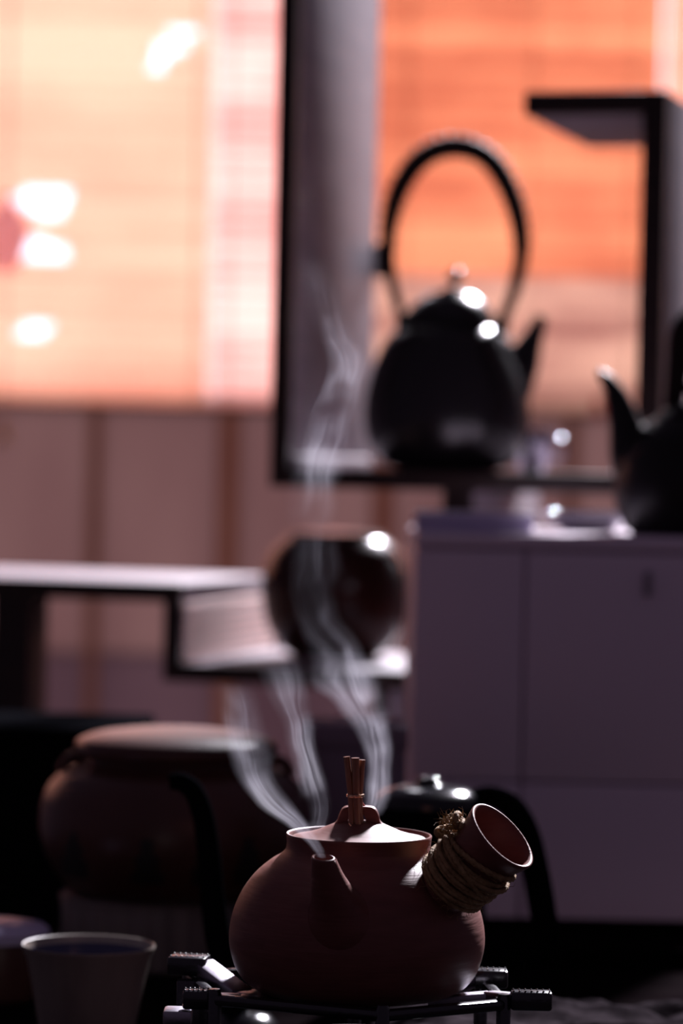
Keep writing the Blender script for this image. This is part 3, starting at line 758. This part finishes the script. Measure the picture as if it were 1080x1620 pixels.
# ------------------------------------------------------------------ tea caddy at the left edge
ED = 2.52; ek = ED / F
ep = P(-12, 1455, ED)
cad = thing('tea_caddy', (ep.x, ED, TZ), 'low dark tea caddy with top painted pale as if lit, cut off beside the cup', 'caddy')
et = P(-12, 1462, ED).z - TZ
bm = bmesh.new(); lathe(bm, [(0, 0), (0.036, 0), (0.040, 0.004), (0.042, et * 0.5), (0.040, et - 0.010), (0, et - 0.010)], 56); obj('body', bm, M['brownpot'], cad)
bm = bmesh.new(); lathe(bm, [(0, et - 0.011), (0.045, et - 0.011), (0.046, et - 0.004), (0.042, et), (0.02, et + 0.004), (0, et + 0.005)], 56); obj('lid', bm, M['lav'], cad)  # lid colour lightened in place of light falling on it

# ------------------------------------------------------------------ black electric kettle behind the clay pot
KD2 = 2.56; k2 = KD2 / F
ek_ = P(672, 1480, KD2)
ket = thing('electric_kettle', (ek_.x, KD2, TZ), 'black electric kettle with big loop handle behind the clay teapot', 'kettle')
ez = lambda y: P(672, y, KD2).z - TZ
exx = lambda px: P(px, 1400, KD2).x - ek_.x
bm = bmesh.new(); lathe(bm, [(0, 0), (96 * k2, 0), (98 * k2, 0.012), (94 * k2, 0.014), (0, 0.014)], 56); obj('power_base', bm, M['black'], ket)
pe = spline([(90, 1548), (96, 1530), (96, 1450), (92, 1370), (86, 1300), (82, 1272)], 5)
bm = bmesh.new(); lathe(bm, [(0, 0.0142)] + [(r * k2, max(ez(y), 0.0142)) for r, y in pe] + [(0, ez(1270))], 56); obj('body', bm, M['black'], ket)
bm = bmesh.new(); le = spline([(84, 1274), (80, 1258), (58, 1246), (24, 1241), (18, 1236), (16, 1230), (1, 1227)], 5)
lathe(bm, [(0, ez(1275))] + [(r * k2, ez(y)) for r, y in le] + [(0, ez(1227))], 48); obj('lid', bm, M['blackg'], ket)
he = spline([(738, 1262, 13), (772, 1258, 17), (806, 1274, 20), (830, 1312, 21), (846, 1372, 22), (858, 1432, 22), (866, 1486, 20), (838, 1512, 16), (760, 1510, 14)], 7)
bm = bmesh.new(); tube(bm, [(exx(a), 0.0, ez(b)) for a, b, r in he], [r * k2 for a, b, r in he], 18); obj('handle', bm, M['black'], ket)

# pale storage box and black box further back on the table
xb = P(560, 1150, 2.86)
pbx = thing('storage_box', (xb.x, 2.84, TZ), 'pale mauve lidded storage box behind the clay teapot', 'box')
hb_ = P(560, 1146, 2.80).z - TZ
boxobj('body', (-0.046, -0.05, 0), (0.046, 0.05, hb_ - 0.02), M['palebox'], pbx, bev=0.003)
boxobj('lid', (-0.048, -0.052, hb_ - 0.022), (0.048, 0.052, hb_), M['palebox'], pbx, bev=0.003)
xk = P(60, 1180, 2.9)
kbx = thing('black_chest', (xk.x, 3.14, 0), 'black wooden chest standing behind the stoneware pot', 'chest')
hk = P(95, 1150, 3.05).z
boxobj('body', (-0.14, -0.09, 0), (0.085, 0.09, hk - 0.03), M['black'], kbx, bev=0.004)
boxobj('lid', (-0.143, -0.093, hk - 0.031), (0.088, 0.093, hk), M['black'], kbx, bev=0.004)

# ------------------------------------------------------------------ mauve pouch hanging before the pale blind
hp_ = P(8, 432, YB - 0.06)
pouch = thing('hanging_pouch', hp_, 'mauve cloth pouch hanging in front of the pale blind', 'pouch')
bm = bmesh.new(); lathe(bm, [(r * 1.3, z * 1.3) for r, z in [(0, 0), (0.014, 0.003), (0.028, 0.022), (0.038, 0.055), (0.034, 0.085), (0.016, 0.104), (0.009, 0.110), (0.015, 0.122), (0, 0.122)]], 32)
obj('bag', bm, M['pouch'], pouch)
bm = bmesh.new(); tube(bm, [(0, 0, 0.115), (0, 0.02, 0.6)], 0.0015, 6); obj('loop', bm, M['cord'], pouch)

# ------------------------------------------------------------------ steam
def steam(label, pts, D, dens, seed, fil=(2.2, 5.0), rs=14, dd=()):
    """pts: (px, py, half width px, strength) from bottom to top; a real scattering volume round that centreline"""
    cs = []
    for i, (px, py, wd, am) in enumerate(pts):
        p = P(px, py, D); y = D + (dd[i] if dd else 0.0)
        cs.append((p.x, y, p.z, wd * D / F, am))
    z0, z1 = cs[0][2], cs[-1][2]; H = z1 - z0
    xs = [c[0] for c in cs]; ysv = [c[1] for c in cs]; ws = [c[3] for c in cs]
    xm, xM = min(xs) - 0.01, max(xs) + 0.01; ym, yM = min(ysv) - 0.01, max(ysv) + 0.01; wM = max(ws); aM = max(c[4] for c in cs)
    m = bpy.data.materials.new('steam_volume'); m.use_nodes = True
    nt = m.node_tree; N = nt.nodes; L = nt.links
    N.remove(N['Principled BSDF'])
    g = N.new('ShaderNodeNewGeometry'); sp_ = N.new('ShaderNodeSeparateXYZ'); L.new(g.outputs['Position'], sp_.inputs[0])
    def mth(op, a, b=None, c=None, clamp=False):
        n = N.new('ShaderNodeMath'); n.operation = op; n.use_clamp = clamp
        for k_, v in enumerate((a, b, c)):
            if v is None: continue
            if isinstance(v, (int, float)): n.inputs[k_].default_value = v
            else: L.new(v, n.inputs[k_])
        return n.outputs[0]
    t = mth('MULTIPLY', mth('SUBTRACT', sp_.outputs['Z'], z0), 1 / H, clamp=True)
    def curve(vals, lo, hi):
        n = N.new('ShaderNodeFloatCurve'); cv = n.mapping.curves[0]
        P2 = [((c[2] - z0) / H, (v - lo) / (hi - lo)) for c, v in zip(cs, vals)]
        cv.points[0].location = P2[0]; cv.points[1].location = P2[-1]
        for q_ in P2[1:-1]: cv.points.new(*q_)
        n.mapping.update(); L.new(t, n.inputs['Value'])
        return mth('MULTIPLY_ADD', n.outputs[0], hi - lo, lo)
    cx = curve(xs, xm, xM); cy = curve(ysv, ym, yM) if dd else D
    wd = curve(ws, 0, wM); am = curve([c[4] for c in cs], 0, aM)
    # wobble of the whole sheet
    wob = N.new('ShaderNodeTexNoise'); wob.inputs['Scale'].default_value = 22; wob.inputs['Detail'].default_value = 1.5
    ad_ = N.new('ShaderNodeVectorMath'); ad_.operation = 'ADD'; ad_.inputs[1].default_value = (seed * 3.1, seed * 1.7, seed); L.new(g.outputs['Position'], ad_.inputs[0])
    L.new(ad_.outputs[0], wob.inputs['Vector'])
    sw = N.new('ShaderNodeSeparateColor'); L.new(wob.outputs['Color'], sw.inputs[0])
    ux = mth('DIVIDE', mth('SUBTRACT', sp_.outputs['X'], cx), wd); uy = mth('DIVIDE', mth('SUBTRACT', sp_.outputs['Y'], cy), wd)
    ux = mth('MULTIPLY_ADD', mth('SUBTRACT', sw.outputs[0], 0.5), 1.3, ux); uy = mth('MULTIPLY_ADD', mth('SUBTRACT', sw.outputs[1], 0.5), 1.3, uy)
    rr = mth('ADD', mth('MULTIPLY', ux, ux), mth('MULTIPLY', uy, uy))
    fall = mth('SUBTRACT', 1.0, rr, clamp=True); fall = mth('MULTIPLY', fall, fall)
    # stretched filaments
    cmb = N.new('ShaderNodeCombineXYZ'); L.new(mth('MULTIPLY', ux, fil[0]), cmb.inputs[0]); L.new(mth('MULTIPLY', uy, fil[0] * 0.6), cmb.inputs[1]); L.new(mth('MULTIPLY_ADD', sp_.outputs['Z'], fil[1] * 2.0, seed * 7.3), cmb.inputs[2])
    no = N.new('ShaderNodeTexNoise'); no.inputs['Scale'].default_value = 1.0; no.inputs['Detail'].default_value = 2.5; no.inputs['Distortion'].default_value = 0.6
    L.new(cmb.outputs[0], no.inputs['Vector'])
    rid = mth('SUBTRACT', 1.0, mth('MULTIPLY', mth('ABSOLUTE', mth('SUBTRACT', no.outputs['Fac'], 0.5)), 7.0), clamp=True)
    br = N.new('ShaderNodeTexNoise'); br.inputs['Scale'].default_value = 26; br.inputs['Detail'].default_value = 2; L.new(ad_.outputs[0], br.inputs['Vector'])
    brk = mth('MULTIPLY_ADD', br.outputs['Fac'], 3.2, -1.05, clamp=True)
    body = mth('MULTIPLY', mth('MULTIPLY_ADD', mth('POWER', rid, 1.6), 0.85, 0.16), brk)
    ds = mth('MULTIPLY', mth('MULTIPLY', mth('MULTIPLY', fall, body), am), dens)
    vs = N.new('ShaderNodeVolumeScatter'); vs.inputs['Color'].default_value = (0.92, 0.88, 1.0, 1); vs.inputs['Anisotropy'].default_value = 0.35
    L.new(ds, vs.inputs['Density']); L.new(vs.outputs[0], N['Material Output'].inputs['Volume'])
    sp3 = spline([(c[0], c[1], c[2], c[3]) for c in cs], 5)
    bm = bmesh.new(); tube_level(bm, sp3, rs)
    o = obj('steam', bm, m); tag(o, label, 'steam', kind='stuff')
    return o
def tube_level(bm, pts, n):
    """stack of level rings (a plume that only ever rises)"""
    rings = []
    for x, y, z, r in pts:
        rings.append([bm.verts.new((x + r * 1.7 * math.cos(2 * math.pi * k_ / n), y + r * 1.7 * math.sin(2 * math.pi * k_ / n), z)) for k_ in range(n)])
    for a, b in zip(rings[:-1], rings[1:]):
        for k_ in range(n): bm.faces.new((a[k_], a[(k_ + 1) % n], b[(k_ + 1) % n], b[k_]))
    bm.faces.new(list(reversed(rings[0]))); bm.faces.new(rings[-1])
steam('thin white steam drifting aside from the spout of the clay teapot',
      [(509, 1357, 9, 0.6), (494, 1334, 15, 0.8), (464, 1306, 24, 0.9), (428, 1274, 34, 1.0), (405, 1235, 40, 0.9), (392, 1190, 42, 0.6), (378, 1145, 44, 0.35), (360, 1090, 46, 0.0)], 1.914, 42, 1, dd=(0, 0.002, 0.01, 0.02, 0.03, 0.04, 0.05, 0.06))
steam('pale steam rising from the left of the clay teapot rim',
      [(484, 1318, 24, 0.6), (494, 1282, 28, 1.0), (492, 1240, 28, 1.0), (484, 1195, 27, 0.9), (474, 1150, 30, 0.5), (458, 1095, 38, 0.3), (446, 1040, 40, 0.0)], 1.985, 42, 2)
steam('tall plume of steam twisting up behind the bamboo sticks of the lid',
      [(588, 1292, 18, 0.1), (594, 1250, 26, 0.9), (597, 1205, 28, 1.0), (588, 1160, 36, 1.0), (568, 1115, 50, 0.75), (545, 1075, 58, 0.6), (540, 1040, 52, 0.4), (518, 1000, 54, 0.12), (492, 950, 54, 0.06), (490, 880, 54, 0.05), (494, 800, 50, 0.1), (505, 720, 52, 0.35), (520, 665, 50, 0.5), (542, 615, 40, 0.75), (550, 575, 32, 0.8), (535, 530, 34, 0.35), (510, 470, 40, 0.1), (500, 400, 46, 0.0)], 2.06, 40, 3)
